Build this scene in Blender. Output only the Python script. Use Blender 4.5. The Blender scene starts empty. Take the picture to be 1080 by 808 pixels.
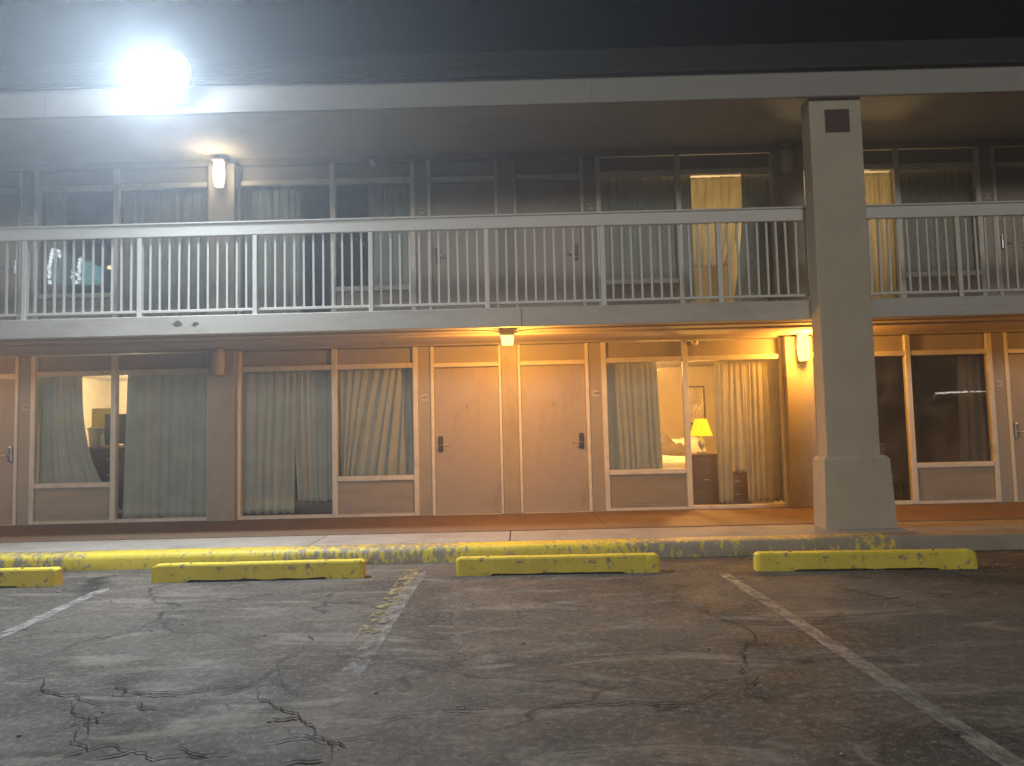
import bpy, bmesh, math, random
from mathutils import Vector, Matrix
random.seed(7)
C = bpy.context.scene.collection
sc = bpy.context.scene
R = math.radians

# ------------------------------------------------------------------ materials
def mat(name, col, rough=0.7, var=0.12, scale=6.0, bump=0.0, bscale=60.0, metal=0.0, spec=0.4,
        dirt=None, dirt_scale=2.0, dirt_amt=0.5, translucent=0.0, stretch=(1, 1, 1)):
    m = bpy.data.materials.new(name); m.use_nodes = True
    nt = m.node_tree; N = nt.nodes; L = nt.links; b = N['Principled BSDF']
    b.inputs['Roughness'].default_value = rough
    b.inputs['Metallic'].default_value = metal
    b.inputs['Specular IOR Level'].default_value = spec
    tc = N.new('ShaderNodeTexCoord'); mp = N.new('ShaderNodeMapping'); mp.inputs['Scale'].default_value = stretch
    L.new(tc.outputs['Object'], mp.inputs['Vector'])
    nz = N.new('ShaderNodeTexNoise'); nz.inputs['Scale'].default_value = scale; nz.inputs['Detail'].default_value = 6
    nz.inputs['Roughness'].default_value = 0.65
    L.new(mp.outputs[0], nz.inputs['Vector'])
    cr = N.new('ShaderNodeValToRGB')
    lo = tuple(max(0, c * (1 - var)) for c in col[:3]) + (1,); hi = tuple(min(1, c * (1 + var)) for c in col[:3]) + (1,)
    cr.color_ramp.elements[0].position = 0.3; cr.color_ramp.elements[0].color = lo
    cr.color_ramp.elements[1].position = 0.7; cr.color_ramp.elements[1].color = hi
    L.new(nz.outputs['Fac'], cr.inputs['Fac'])
    out = cr.outputs['Color']
    if dirt:
        n2 = N.new('ShaderNodeTexNoise'); n2.inputs['Scale'].default_value = dirt_scale; n2.inputs['Detail'].default_value = 8
        n2.inputs['Roughness'].default_value = 0.7
        L.new(mp.outputs[0], n2.inputs['Vector'])
        r2 = N.new('ShaderNodeValToRGB'); r2.color_ramp.elements[0].position = 0.5; r2.color_ramp.elements[1].position = 0.72
        r2.color_ramp.elements[0].color = (0, 0, 0, 1); r2.color_ramp.elements[1].color = (dirt_amt,) * 3 + (1,)
        L.new(n2.outputs['Fac'], r2.inputs['Fac'])
        mx = N.new('ShaderNodeMix'); mx.data_type = 'RGBA'
        L.new(r2.outputs['Color'], mx.inputs['Factor']); L.new(out, mx.inputs['A']); mx.inputs['B'].default_value = tuple(dirt) + (1,)
        out = mx.outputs['Result']
    L.new(out, b.inputs['Base Color'])
    if bump:
        n3 = N.new('ShaderNodeTexNoise'); n3.inputs['Scale'].default_value = bscale; n3.inputs['Detail'].default_value = 5
        L.new(mp.outputs[0], n3.inputs['Vector'])
        bp = N.new('ShaderNodeBump'); bp.inputs['Strength'].default_value = bump; bp.inputs['Distance'].default_value = 0.01
        L.new(n3.outputs['Fac'], bp.inputs['Height']); L.new(bp.outputs[0], b.inputs['Normal'])
    if translucent:
        tr = N.new('ShaderNodeBsdfTranslucent'); L.new(out, tr.inputs['Color'])
        ms = N.new('ShaderNodeMixShader'); ms.inputs[0].default_value = translucent
        L.new(b.outputs[0], ms.inputs[1]); L.new(tr.outputs[0], ms.inputs[2])
        L.new(ms.outputs[0], N['Material Output'].inputs['Surface'])
    return m

def emis(name, col, s, sample=False):
    m = bpy.data.materials.new(name); m.use_nodes = True
    nt = m.node_tree; nt.nodes.clear()
    e = nt.nodes.new('ShaderNodeEmission'); e.inputs[0].default_value = tuple(col) + (1,)
    # soft unevenness so a lens or a shade does not read as a flat fill
    tc = nt.nodes.new('ShaderNodeTexCoord'); n = nt.nodes.new('ShaderNodeTexNoise'); n.inputs['Scale'].default_value = 9
    mr = nt.nodes.new('ShaderNodeMapRange'); mr.inputs['To Min'].default_value = s * 0.75; mr.inputs['To Max'].default_value = s * 1.25
    nt.links.new(tc.outputs['Object'], n.inputs['Vector']); nt.links.new(n.outputs['Fac'], mr.inputs['Value'])
    nt.links.new(mr.outputs[0], e.inputs[1])
    o = nt.nodes.new('ShaderNodeOutputMaterial'); nt.links.new(e.outputs[0], o.inputs['Surface'])
    m.cycles.emission_sampling = 'FRONT' if sample else 'NONE'
    return m

def glass_mat(name, tint, refl):
    m = bpy.data.materials.new(name); m.use_nodes = True
    nt = m.node_tree; nt.nodes.clear(); N = nt.nodes; L = nt.links
    tr = N.new('ShaderNodeBsdfTransparent'); tr.inputs[0].default_value = tuple(tint) + (1,)
    gl = N.new('ShaderNodeBsdfGlossy'); gl.inputs['Roughness'].default_value = 0.015
    fr = N.new('ShaderNodeFresnel'); fr.inputs['IOR'].default_value = 1.5
    ml = N.new('ShaderNodeMath'); ml.operation = 'MULTIPLY_ADD'; ml.inputs[1].default_value = 1.0; ml.inputs[2].default_value = refl
    ge = N.new('ShaderNodeNewGeometry'); bf = N.new('ShaderNodeMath'); bf.operation = 'SUBTRACT'; bf.inputs[0].default_value = 1
    L.new(ge.outputs['Backfacing'], bf.inputs[1]); mm = N.new('ShaderNodeMath'); mm.operation = 'MULTIPLY'
    L.new(fr.outputs[0], ml.inputs[0]); L.new(ml.outputs[0], mm.inputs[0]); L.new(bf.outputs[0], mm.inputs[1]); ml = mm
    ms = N.new('ShaderNodeMixShader'); L.new(ml.outputs[0], ms.inputs[0]); L.new(tr.outputs[0], ms.inputs[1]); L.new(gl.outputs[0], ms.inputs[2])
    # a little grime on the pane
    df = N.new('ShaderNodeBsdfDiffuse'); df.inputs[0].default_value = (.4, .4, .38, 1)
    tc = N.new('ShaderNodeTexCoord'); nz = N.new('ShaderNodeTexNoise'); nz.inputs['Scale'].default_value = 3; nz.inputs['Detail'].default_value = 6
    L.new(tc.outputs['Object'], nz.inputs['Vector'])
    mr = N.new('ShaderNodeMapRange'); mr.inputs['From Min'].default_value = .45; mr.inputs['From Max'].default_value = .8
    mr.inputs['To Min'].default_value = .015; mr.inputs['To Max'].default_value = .10; L.new(nz.outputs['Fac'], mr.inputs['Value'])
    m2 = N.new('ShaderNodeMixShader'); L.new(mr.outputs[0], m2.inputs[0]); L.new(ms.outputs[0], m2.inputs[1]); L.new(df.outputs[0], m2.inputs[2])
    o = N.new('ShaderNodeOutputMaterial'); L.new(m2.outputs[0], o.inputs['Surface'])
    return m

M = {}
M['wall'] = mat('beige wall paint', (.375, .34, .285), .75, .05, 3, .25, 120, dirt=(.25, .19, .14), dirt_scale=1.3, dirt_amt=.35)
M['wall_up'] = M['wall']
M['post'] = mat('rough stucco post', (.375, .34, .285), .85, .08, 8, .7, 90, dirt=(.24, .2, .16), dirt_scale=3.5, dirt_amt=.5, stretch=(1, 1, .5))
M['door'] = mat('tan door paint', (.385, .33, .27), .5, .05, 2.5, .08, 200, dirt=(.26, .19, .13), dirt_scale=2.6, dirt_amt=.65, stretch=(1.6, 1, .6))
M['trim'] = mat('cream metal trim', (.68, .655, .58), .4, .06, 6, .1, 80, dirt=(.3, .25, .2), dirt_scale=5, dirt_amt=.4)
M['panel'] = mat('brown infill panel', (.38, .335, .275), .7, .08, 5, .3, 90, dirt=(.16, .13, .1), dirt_scale=3, dirt_amt=.4, stretch=(.3, 1, 3))
M['slab'] = mat('painted slab edge', (.48, .46, .41), .75, .07, 3, .2, 60, dirt=(.27, .24, .2), dirt_scale=1.8, dirt_amt=.5, stretch=(.4, 1, 1.5))
M['soffit'] = mat('painted soffit', (.50, .43, .35), .8, .05, 2, .15, 60, dirt=(.3, .24, .18), dirt_scale=1.2, dirt_amt=.35)
M['fascia'] = mat('pale fascia board', (.30, .29, .26), .7, .05, 3, .1, 60, dirt=(.2, .19, .17), dirt_scale=1.4, dirt_amt=.4, stretch=(.3, 1, 1))
M['rail'] = mat('white rail paint', (.60, .59, .54), .45, .06, 4, .12, 70, dirt=(.4, .37, .33), dirt_scale=4, dirt_amt=.35)
M['pillar'] = mat('stucco pillar', (.47, .415, .315), .9, .09, 4, .9, 60, dirt=(.30, .255, .19), dirt_scale=2, dirt_amt=.35)
M['vent'] = mat('brown vent', (.10, .06, .05), .8, .1)
M['shingle'] = mat('dark shingle roof', (.028, .03, .028), .95, .3, 14, .5, 30, stretch=(1, 2, 2))
M['conduit'] = mat('painted conduit', (.42, .36, .30), .5, .08)
M['dark_metal'] = mat('dark bronze lock metal', (.06, .05, .045), .4, .1, metal=.5)
M['steel'] = mat('brushed steel', (.55, .55, .55), .3, .05, metal=.9)
M['plate'] = mat('number plate cream', (.62, .56, .42), .5, .04)
M['ink'] = mat('number black', (.03, .025, .02), .6, .05)
M['curtain'] = mat('grey green drape', (.50, .53, .485), .9, .08, 4, .1, 200, translucent=.1, dirt=(.36, .385, .35), dirt_scale=2, dirt_amt=.3)
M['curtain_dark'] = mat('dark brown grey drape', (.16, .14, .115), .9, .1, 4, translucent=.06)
M['sheer'] = mat('pale sheer drape', (.62, .56, .42), .9, .05, 4, translucent=.6)
M['room'] = mat('room wall paper', (.55, .46, .32), .9, .05, 2)
M['room_floor'] = mat('room carpet', (.13, .1, .08), .95, .2, 30)
M['wood'] = mat('dark brown furniture wood', (.12, .07, .04), .5, .25, 4, stretch=(1, 1, 8))
M['wood_mid'] = mat('worn wood top', (.3, .2, .12), .5, .2, 5)
M['linen'] = mat('white linen', (.68, .65, .6), .9, .05, 6, .3, 20)
M['blanket'] = mat('brown blanket', (.13, .105, .085), .95, .2, 9, .3, 30)
M['black'] = mat('black plastic', (.02, .02, .02), .4, .1)
M['tv'] = mat('screen grey glass', (.10, .11, .10), .3, .1)
M['white'] = mat('white plastic', (.75, .75, .72), .4, .03)
M['yellow_card'] = mat('yellow wall picture', (.75, .62, .12), .6, .12, 12)
M['art'] = mat('faded landscape print', (.5, .42, .3), .7, .35, 7)
M['glass'] = glass_mat('window glass', (.97, .98, .97), .03)
M['lens_warm'] = emis('amber lamp lens', (1, .8, .3), 2.4)
M['lens_hot'] = emis('hot amber lamp lens', (1, .62, .14), 4)
M['lens_pale'] = emis('pale lamp lens', (1, .88, .58), 2.0)
M['lens_off'] = mat('frosted lens unlit', (.5, .48, .44), .4, .05)
M['flood'] = emis('floodlight diodes', (.88, .95, 1.0), 5)
M['shade'] = emis('yellow lamp shade', (1, .56, .01), 2.1)
M['shade_white'] = emis('pale lamp shade', (1, .93, .72), 1.6)
M['brown_floor'] = mat('brown painted walkway', (.20, .135, .085), .7, .12, 3, .2, 80, dirt=(.12, .08, .05), dirt_scale=2, dirt_amt=.5)
M['bulbs'] = emis('string light bulbs', (.85, .95, 1), 16)
M['teal'] = emis('teal lit shop window', (.35, .85, .85), 5)
M['teal_dim'] = emis('dim teal lit shop window', (.35, .75, .85), 1.6)
M['curtain_pale'] = mat('pale yellow grey drape', (.66, .62, .48), .9, .08, 4, .1, 200, translucent=.3)
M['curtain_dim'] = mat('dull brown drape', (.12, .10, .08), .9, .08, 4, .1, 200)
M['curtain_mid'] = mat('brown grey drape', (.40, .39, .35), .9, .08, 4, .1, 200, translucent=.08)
M['amber_strip'] = emis('amber sign strip', (1, .75, .4), 30)
M['car'] = mat('silver suv paint', (.35, .34, .33), .25, .05, metal=.5)
M['led_dim'] = emis('dim led strip', (1, .95, .88), 2.2)  # emission standing in for a faint glint on the suv pillar, no lamp
M['led'] = emis('white led bar', (1, .95, .88), 9)  # emission standing in for a bright glint on the suv roof edge, no lamp
M['car_glass'] = mat('dark car glass', (.015, .015, .018), .08, .05)
M['rubber'] = mat('tyre rubber', (.02, .02, .02), .9, .1)
M['headlamp'] = mat('headlamp plastic', (.6, .6, .6), .15, .05)
M['far_wall'] = mat('dark far wall', (.05, .05, .055), .9, .1)

# asphalt ---------------------------------------------------------
def asphalt():
    m = bpy.data.materials.new('aged asphalt'); m.use_nodes = True
    nt = m.node_tree; N = nt.nodes; L = nt.links; b = N['Principled BSDF']
    b.inputs['Specular IOR Level'].default_value = .35
    tc = N.new('ShaderNodeTexCoord')
    def noise(s, d=6, r=.6, st=(1, 1, 1), dist=0):
        mp = N.new('ShaderNodeMapping'); mp.inputs['Scale'].default_value = st; L.new(tc.outputs['Object'], mp.inputs[0])
        n = N.new('ShaderNodeTexNoise'); n.inputs['Scale'].default_value = s; n.inputs['Detail'].default_value = d
        n.inputs['Roughness'].default_value = r; n.inputs['Distortion'].default_value = dist; L.new(mp.outputs[0], n.inputs['Vector']); return n.outputs['Fac']
    def ramp(f, a, c0, e, c1):
        r = N.new('ShaderNodeValToRGB'); r.color_ramp.elements[0].position = a; r.color_ramp.elements[1].position = e
        r.color_ramp.elements[0].color = tuple(c0) + (1,); r.color_ramp.elements[1].color = tuple(c1) + (1,); L.new(f, r.inputs[0]); return r.outputs['Color']
    def mix(f, A, B, mode='MIX'):
        x = N.new('ShaderNodeMix'); x.data_type = 'RGBA'; x.blend_type = mode
        if isinstance(f, float): x.inputs['Factor'].default_value = f
        else: L.new(f, x.inputs['Factor'])
        for k, v in (('A', A), ('B', B)):
            if isinstance(v, tuple): x.inputs[k].default_value = v + (1,)
            else: L.new(v, x.inputs[k])
        return x.outputs['Result']
    base = ramp(noise(.55, 7, .62, (1, 1, 1), .6), .38, (.034, .030, .025), .62, (.108, .096, .078))
    # dusty smears drawn across the stalls
    sm = ramp(noise(1.7, 8, .7, (.55, 1.6, 1), 1.2), .52, (0, 0, 0), .64, (.7, .7, .7))
    col = mix(sm, base, (.23, .21, .175))
    oil = ramp(noise(1.1, 5, .6, (1, .8, 1), .4), .60, (0, 0, 0), .74, (.65, .65, .65))
    col = mix(oil, col, (.022, .021, .020))
    spk = ramp(noise(24, 6, .85), .50, (0, 0, 0), .62, (.6, .6, .6))
    col = mix(spk, col, (.235, .22, .195))
    pit = ramp(noise(15, 6, .85, (1, 1.2, 1)), .36, (.7, .7, .7), .47, (0, 0, 0))
    col = mix(pit, col, (.018, .017, .016))
    sp2 = ramp(noise(28, 3, .7), .66, (0, 0, 0), .72, (.6, .6, .6))
    col = mix(sp2, col, (.25, .24, .22))
    # hairline cracking between real cracks
    dn = N.new('ShaderNodeTexNoise'); dn.inputs['Scale'].default_value = 2.2; dn.inputs['Detail'].default_value = 7; L.new(tc.outputs['Object'], dn.inputs['Vector'])
    va = N.new('ShaderNodeVectorMath'); va.operation = 'MULTIPLY_ADD'; L.new(dn.outputs['Color'], va.inputs[0]); va.inputs[1].default_value = (.6, .6, 0); L.new(tc.outputs['Object'], va.inputs[2])
    vo = N.new('ShaderNodeTexVoronoi'); vo.feature = 'DISTANCE_TO_EDGE'; vo.inputs['Scale'].default_value = .9; L.new(va.outputs[0], vo.inputs['Vector'])
    ck = ramp(vo.outputs['Distance'], .002, (1, 1, 1), .016, (0, 0, 0))
    gate = ramp(noise(.45, 3, .5), .47, (0, 0, 0), .56, (.85, .85, .85))
    g2 = N.new('ShaderNodeMix'); g2.data_type = 'RGBA'; g2.blend_type = 'MULTIPLY'; g2.inputs['Factor'].default_value = 1; L.new(ck, g2.inputs['A']); L.new(gate, g2.inputs['B'])
    col = mix(g2.outputs['Result'], col, (.012, .012, .012))
    L.new(col, b.inputs['Base Color'])
    rr = ramp(noise(2.5, 5, .6), .3, (.62, .62, .62), .7, (.9, .9, .9)); L.new(rr, b.inputs['Roughness'])
    bp = N.new('ShaderNodeBump'); bp.inputs['Strength'].default_value = .7; bp.inputs['Distance'].default_value = .012
    ad = N.new('ShaderNodeMath'); ad.operation = 'MULTIPLY_ADD'; L.new(noise(90, 4, .7), ad.inputs[0]); ad.inputs[1].default_value = .5; L.new(noise(9, 5, .6), ad.inputs[2])
    L.new(ad.outputs[0], bp.inputs['Height']); L.new(bp.outputs[0], b.inputs['Normal'])
    return m
M['asphalt'] = asphalt()

def worn_paint(name, paint, under, xmask=None, maxis='X', thresh=.5, scale=9, transparent=False, pscale=(1, 1, 1), hard=.06, rough=.6):
    """paint with chips; xmask = list of (world x, threshold): how much paint is left along the kerb"""
    m = bpy.data.materials.new(name); m.use_nodes = True
    nt = m.node_tree; N = nt.nodes; L = nt.links; b = N['Principled BSDF']; b.inputs['Roughness'].default_value = rough
    tc = N.new('ShaderNodeTexCoord'); mp = N.new('ShaderNodeMapping'); mp.inputs['Scale'].default_value = pscale; L.new(tc.outputs['Object'], mp.inputs[0])
    n = N.new('ShaderNodeTexNoise'); n.inputs['Scale'].default_value = scale; n.inputs['Detail'].default_value = 9; n.inputs['Roughness'].default_value = .72
    L.new(mp.outputs[0], n.inputs['Vector'])
    fac = n.outputs['Fac']
    if xmask:
        sx = N.new('ShaderNodeSeparateXYZ'); L.new(tc.outputs['Object'], sx.inputs[0])
        mr = N.new('ShaderNodeMapRange'); mr.inputs['From Min'].default_value = -8; mr.inputs['From Max'].default_value = 8; L.new(sx.outputs[maxis], mr.inputs['Value'])
        cr = N.new('ShaderNodeValToRGB'); el = cr.color_ramp.elements
        while len(el) > 1: el.remove(el[-1])
        for i, (x, t) in enumerate(xmask):
            p = (x + 8) / 16
            e = el[0] if i == 0 else el.new(p)
            e.position = p; e.color = (t, t, t, 1)
        L.new(mr.outputs[0], cr.inputs[0])
        sb = N.new('ShaderNodeMath'); sb.operation = 'SUBTRACT'; L.new(fac, sb.inputs[0]); L.new(cr.outputs['Color'], sb.inputs[1])
        a2 = N.new('ShaderNodeMath'); a2.operation = 'ADD'; L.new(sb.outputs[0], a2.inputs[0]); a2.inputs[1].default_value = thresh; fac = a2.outputs[0]
    r = N.new('ShaderNodeMapRange'); r.inputs['From Min'].default_value = thresh - hard; r.inputs['From Max'].default_value = thresh + hard; L.new(fac, r.inputs['Value'])
    n2 = N.new('ShaderNodeTexNoise'); n2.inputs['Scale'].default_value = 4; n2.inputs['Detail'].default_value = 5; L.new(tc.outputs['Object'], n2.inputs['Vector'])
    def var(c, v=.22):
        x = N.new('ShaderNodeMix'); x.data_type = 'RGBA'; L.new(n2.outputs['Fac'], x.inputs['Factor'])
        x.inputs['A'].default_value = tuple(k * (1 - v) for k in c) + (1,); x.inputs['B'].default_value = tuple(min(1, k * (1 + v)) for k in c) + (1,); return x.outputs['Result']
    bp = N.new('ShaderNodeBump'); bp.inputs['Strength'].default_value = .5; bp.inputs['Distance'].default_value = .006; L.new(n.outputs['Fac'], bp.inputs['Height']); L.new(bp.outputs[0], b.inputs['Normal'])
    if transparent:
        L.new(var(paint), b.inputs['Base Color'])
        t = N.new('ShaderNodeBsdfTransparent'); ms = N.new('ShaderNodeMixShader')
        L.new(r.outputs[0], ms.inputs[0]); L.new(t.outputs[0], ms.inputs[1]); L.new(b.outputs[0], ms.inputs[2])
        L.new(ms.outputs[0], N['Material Output'].inputs['Surface'])
    else:
        x = N.new('ShaderNodeMix'); x.data_type = 'RGBA'; L.new(r.outputs[0], x.inputs['Factor']); L.new(var(under, .3), x.inputs['A']); L.new(var(paint), x.inputs['B'])
        L.new(x.outputs['Result'], b.inputs['Base Color'])
    return m
YEL = (.72, .58, .05)
M['kerb'] = worn_paint('worn yellow kerb paint', YEL, (.30, .265, .20), xmask=[(-7, .51), (-4.6, .51), (-4.2, .39), (-3.2, .42), (-2.4, .46), (-2.2, .51), (-1.2, .54), (-.7, .51), (-.5, .40), (1.0, .45), (1.25, .56), (3.0, .58), (3.6, .50), (3.9, .68), (7.5, .75)], thresh=.5, scale=16, pscale=(1.3, 1, .6), hard=.035)
M['stop'] = worn_paint('chipped yellow wheel stop paint', YEL, (.24, .21, .15), None, thresh=.41, scale=12, hard=.025)
M['line_white'] = worn_paint('worn white stall paint', (.38, .38, .36), None, None, 'X', .52, 10, transparent=True, pscale=(1, .6, 1), hard=.13)
M['line_faint'] = worn_paint('nearly gone white stall paint', (.30, .30, .28), None, [(3.2, .75), (4.2, .58), (5.5, .53), (6.6, .50), (7.2, .58)], 'Y', .5, 12, transparent=True, pscale=(1, .5, 1), hard=.16)
M['line_grey'] = worn_paint('grey dulled stall paint', (.25, .24, .21), None, None, 'X', .475, 9, transparent=True, pscale=(1, .6, 1), hard=.16)
M['line_yellow'] = worn_paint('worn old yellow stall paint', (.30, .25, .12), None, [(3.6, .8), (4.5, .6), (6, .53), (7.3, .5)], 'Y', .5, 12, transparent=True, pscale=(1, .7, 1), hard=.08)
M['sidewalk'] = mat('old concrete sidewalk', (.36, .34, .30), .85, .12, 3, .35, 90, dirt=(.17, .155, .13), dirt_scale=1.6, dirt_amt=.6)
M['stain'] = mat('bare stained concrete', (.12, .11, .10), .9, .3, 30)
M['rust'] = mat('rusty steel', (.12, .06, .035), .85, .3, 60)
M['grit'] = mat('pale grit', (.26, .24, .20), .9, .3, 40)
M['line_dust'] = worn_paint('dusty tyre mark', (.17, .165, .15), None, None, 'X', .56, 9, transparent=True, hard=.2)
M['crack'] = mat('dirt filled crack', (.016, .014, .012), .95, .2)
M['joint'] = M['crack']

# ------------------------------------------------------------------ mesh helpers
class MB:
    def __init__(s): s.bm = bmesh.new()
    def box(s, x0, x1, y0, y1, z0, z1, bev=0.0, seg=1):
        if x0 > x1: x0, x1 = x1, x0
        r = bmesh.ops.create_cube(s.bm, size=1)
        v = r['verts']
        for q in v: q.co = Vector(((x0 + x1) / 2 + q.co.x * (x1 - x0), (y0 + y1) / 2 + q.co.y * (y1 - y0), (z0 + z1) / 2 + q.co.z * (z1 - z0)))
        if bev > 0:
            bev = min(bev, .45 * min(x1 - x0, y1 - y0, z1 - z0))
            e = list({e for q in v for e in q.link_edges})
            bmesh.ops.bevel(s.bm, geom=e, offset=bev, segments=seg, affect='EDGES', profile=.5)
        return s
    def lathe(s, c, prof, n=24, axis='Z', arc=(0, 2 * math.pi)):
        rings = []
        full = abs(arc[1] - arc[0] - 2 * math.pi) < 1e-6
        for (r, h) in prof:
            ring = []
            for k in range(n if full else n + 1):
                a = arc[0] + (arc[1] - arc[0]) * k / n
                p = (r * math.cos(a), r * math.sin(a), h)
                if axis == 'X': p = (p[2], p[0], p[1])
                if axis == 'Y': p = (p[0], p[2], p[1])
                ring.append(s.bm.verts.new(Vector(c) + Vector(p)))
            rings.append(ring)
        for a, b in zip(rings, rings[1:]):
            m = len(a)
            for k in range(m if full else m - 1):
                s.bm.faces.new((a[k], a[(k + 1) % m], b[(k + 1) % m], b[k]))
        if full:
            for ring in (rings[0], rings[-1]):
                try: s.bm.faces.new(ring)
                except ValueError: pass
        return s
    def tube(s, pts, r, n=10):
        pts = [Vector(p) for p in pts]; rings = []
        for i, p in enumerate(pts):
            d = (pts[min(i + 1, len(pts) - 1)] - pts[max(i - 1, 0)]).normalized()
            up = Vector((0, 0, 1)) if abs(d.z) < .9 else Vector((1, 0, 0))
            a = d.cross(up).normalized(); b = d.cross(a)
            rings.append([s.bm.verts.new(p + r * (math.cos(t) * a + math.sin(t) * b)) for t in [2 * math.pi * k / n for k in range(n)]])
        for a, b in zip(rings, rings[1:]):
            for k in range(n): s.bm.faces.new((a[k], a[(k + 1) % n], b[(k + 1) % n], b[k]))
        s.bm.faces.new(rings[0]); s.bm.faces.new(rings[-1]); return s
    def prism(s, outline, axis, a0, a1):
        """extrude a 2D outline along an axis; outline coords are the two other axes in order"""
        def P(u, v, w):
            return {'X': (w, u, v), 'Y': (u, w, v), 'Z': (u, v, w)}[axis]
        A = [s.bm.verts.new(P(u, v, a0)) for u, v in outline]; B = [s.bm.verts.new(P(u, v, a1)) for u, v in outline]
        n = len(A)
        for k in range(n): s.bm.faces.new((A[k], A[(k + 1) % n], B[(k + 1) % n], B[k]))
        s.bm.faces.new(A); s.bm.faces.new(B); return s
    def build(s, name, m, parent=None, smooth=False, origin=None):
        bmesh.ops.recalc_face_normals(s.bm, faces=s.bm.faces[:])
        me = bpy.data.meshes.new(name)
        if origin is not None:
            for v in s.bm.verts: v.co -= Vector(origin)
        s.bm.to_mesh(me); s.bm.free()
        if smooth:
            for p in me.polygons: p.use_smooth = True
        me.materials.append(m)
        o = bpy.data.objects.new(name, me); C.objects.link(o)
        if origin is not None: o.location = origin
        if parent:
            o.parent = parent
            wp = parent_world(parent)
            o.location = Vector(o.location) - wp
        return o
def parent_world(p):
    w = Vector(p.location)
    while p.parent: p = p.parent; w += Vector(p.location)
    return w
def tag(o, label=None, cat=None, group=None, kind=None):
    if label: o['label'] = label
    if cat: o['category'] = cat
    if group: o['group'] = group
    if kind: o['kind'] = kind
    return o
def empty(name, loc, label, cat, group=None):
    o = bpy.data.objects.new(name, None); C.objects.link(o); o.location = loc
    o.empty_display_size = .2
    return tag(o, label, cat, group)
def copy_tree(o, loc=None, label=None, parent=None):
    c = o.copy(); C.objects.link(c)
    if parent: c.parent = parent
    if loc is not None: c.location = loc
    if label: c['label'] = label
    for ch in list(o.children): copy_tree(ch, None, None, c)
    return c

# ------------------------------------------------------------------ dimensions (metres, from the photograph)
W = 10.64              # face of the room wall
FL = 0.17              # ground walkway level
F2 = 2.70              # balcony floor level
CX = -0.11             # centre line of the door pair
PER = 7.95             # distance between door pairs
X0, X1 = -9.6, 9.5     # ends of the building that are built
UP = 2.645             # rise from one storey's openings to the next

# ------------------------------------------------------------------ ground
def sheet(name, x0, x1, y0, y1, z, m, sub=1):
    b = MB(); vs = [b.bm.verts.new(p) for p in ((x0, y0, z), (x1, y0, z), (x1, y1, z), (x0, y1, z))]; b.bm.faces.new(vs)
    return tag(b.build(name, m), kind='structure')
sheet('ground', -34, 34, -34, 34, 0, M['asphalt'])
kb = MB()
prof = [(7.70, -.05), (7.705, .10), (7.72, .135), (7.75, .152), (7.80, .157), (7.98, .158), (7.98, -.05)]
segs = 220
import mathutils
rings = []
for i in range(segs + 1):
    x = X0 - 3 + (X1 - X0 + 6) * i / segs
    j = mathutils.noise.noise(Vector((x * 1.7, 0, 0))) * .012 + mathutils.noise.noise(Vector((x * 7, 3, 0))) * .005
    rings.append([kb.bm.verts.new((x, y + (j if k < 4 else 0), z + (j * .5 if 0 < k < 4 else 0))) for k, (y, z) in enumerate(prof)])
for a, b_ in zip(rings, rings[1:]):
    for k in range(len(prof) - 1): kb.bm.faces.new((a[k], a[k + 1], b_[k + 1], b_[k]))
tag(kb.build('kerb', M['kerb'], smooth=True), kind='structure')
# concrete sidewalk in slabs with open joints
sw = MB(); xs = [X0 - 3, -7.2, -4.62, -2.2, -.12, 2.35, 4.9, 7.3, X1 + 3]
for a, b_ in zip(xs, xs[1:]): sw.box(a + .005, b_ - .005, 7.985, 8.80, -.05, .160, .006)
tag(sw.build('sidewalk', M['sidewalk']), kind='structure')
wk = MB(); xs = [X0 - 3, -8.3, -5.5, -2.6, .98, 3.7, 6.2, X1 + 3]
for a, b_ in zip(xs, xs[1:]): wk.box(a + .003, b_ - .003, 8.803, 10.72, -.05, FL, .004)
tag(wk.build('walkway', M['brown_floor']), kind='structure')

def strip(name, pts, w0, w1, z, m, jitter=.0, step=.05, taper=True):
    """flat ribbon along a polyline on the ground; jitter breaks it into a jagged crack"""
    P = [Vector((p[0], p[1])) for p in pts]
    if jitter:
        for lv in range(6):
            Q = [P[0]]
            for a, b_ in zip(P, P[1:]):
                l = (b_ - a).length
                if l > .03:
                    d = (b_ - a) / l; Q.append((a + b_) / 2 + Vector((-d.y, d.x)) * random.uniform(-.16, .16) * l)
                Q.append(b_)
            P = Q
    path = P if jitter else []
    if not jitter:
        for a, b_ in zip(P, P[1:]):
            n = max(1, int((b_ - a).length / step))
            for k in range(n): path.append(a.lerp(b_, k / n))
        path.append(P[-1])
    b = MB(); L_ = []; n = len(path); wob = 1
    for i, p in enumerate(path):
        d = (path[min(i + 1, n - 1)] - path[max(0, i - 1)])
        d = d.normalized() if d.length > 1e-6 else Vector((1, 0)); s = Vector((-d.y, d.x))
        t = i / max(1, n - 1); w = w0 + (w1 - w0) * t
        if taper: w *= max(.1, min(1, 6 * t, 6 * (1 - t)))
        if jitter:
            wob = .6 * wob + .4 * random.uniform(.2, 2.0); w *= wob * (.5 + .9 * abs(d.x))
        e0, e1 = (random.uniform(-.006, .006), random.uniform(-.006, .006)) if not jitter else (0, 0)
        L_.append((b.bm.verts.new((p.x + s.x * (w / 2 + e0), p.y + s.y * (w / 2 + e0), z)), b.bm.verts.new((p.x - s.x * (w / 2 + e1), p.y - s.y * (w / 2 + e1), z))))
    for (a, c), (d, e) in zip(L_, L_[1:]): b.bm.faces.new((a, c, e, d))
    return tag(b.build(name, m), kind='structure')
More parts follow.
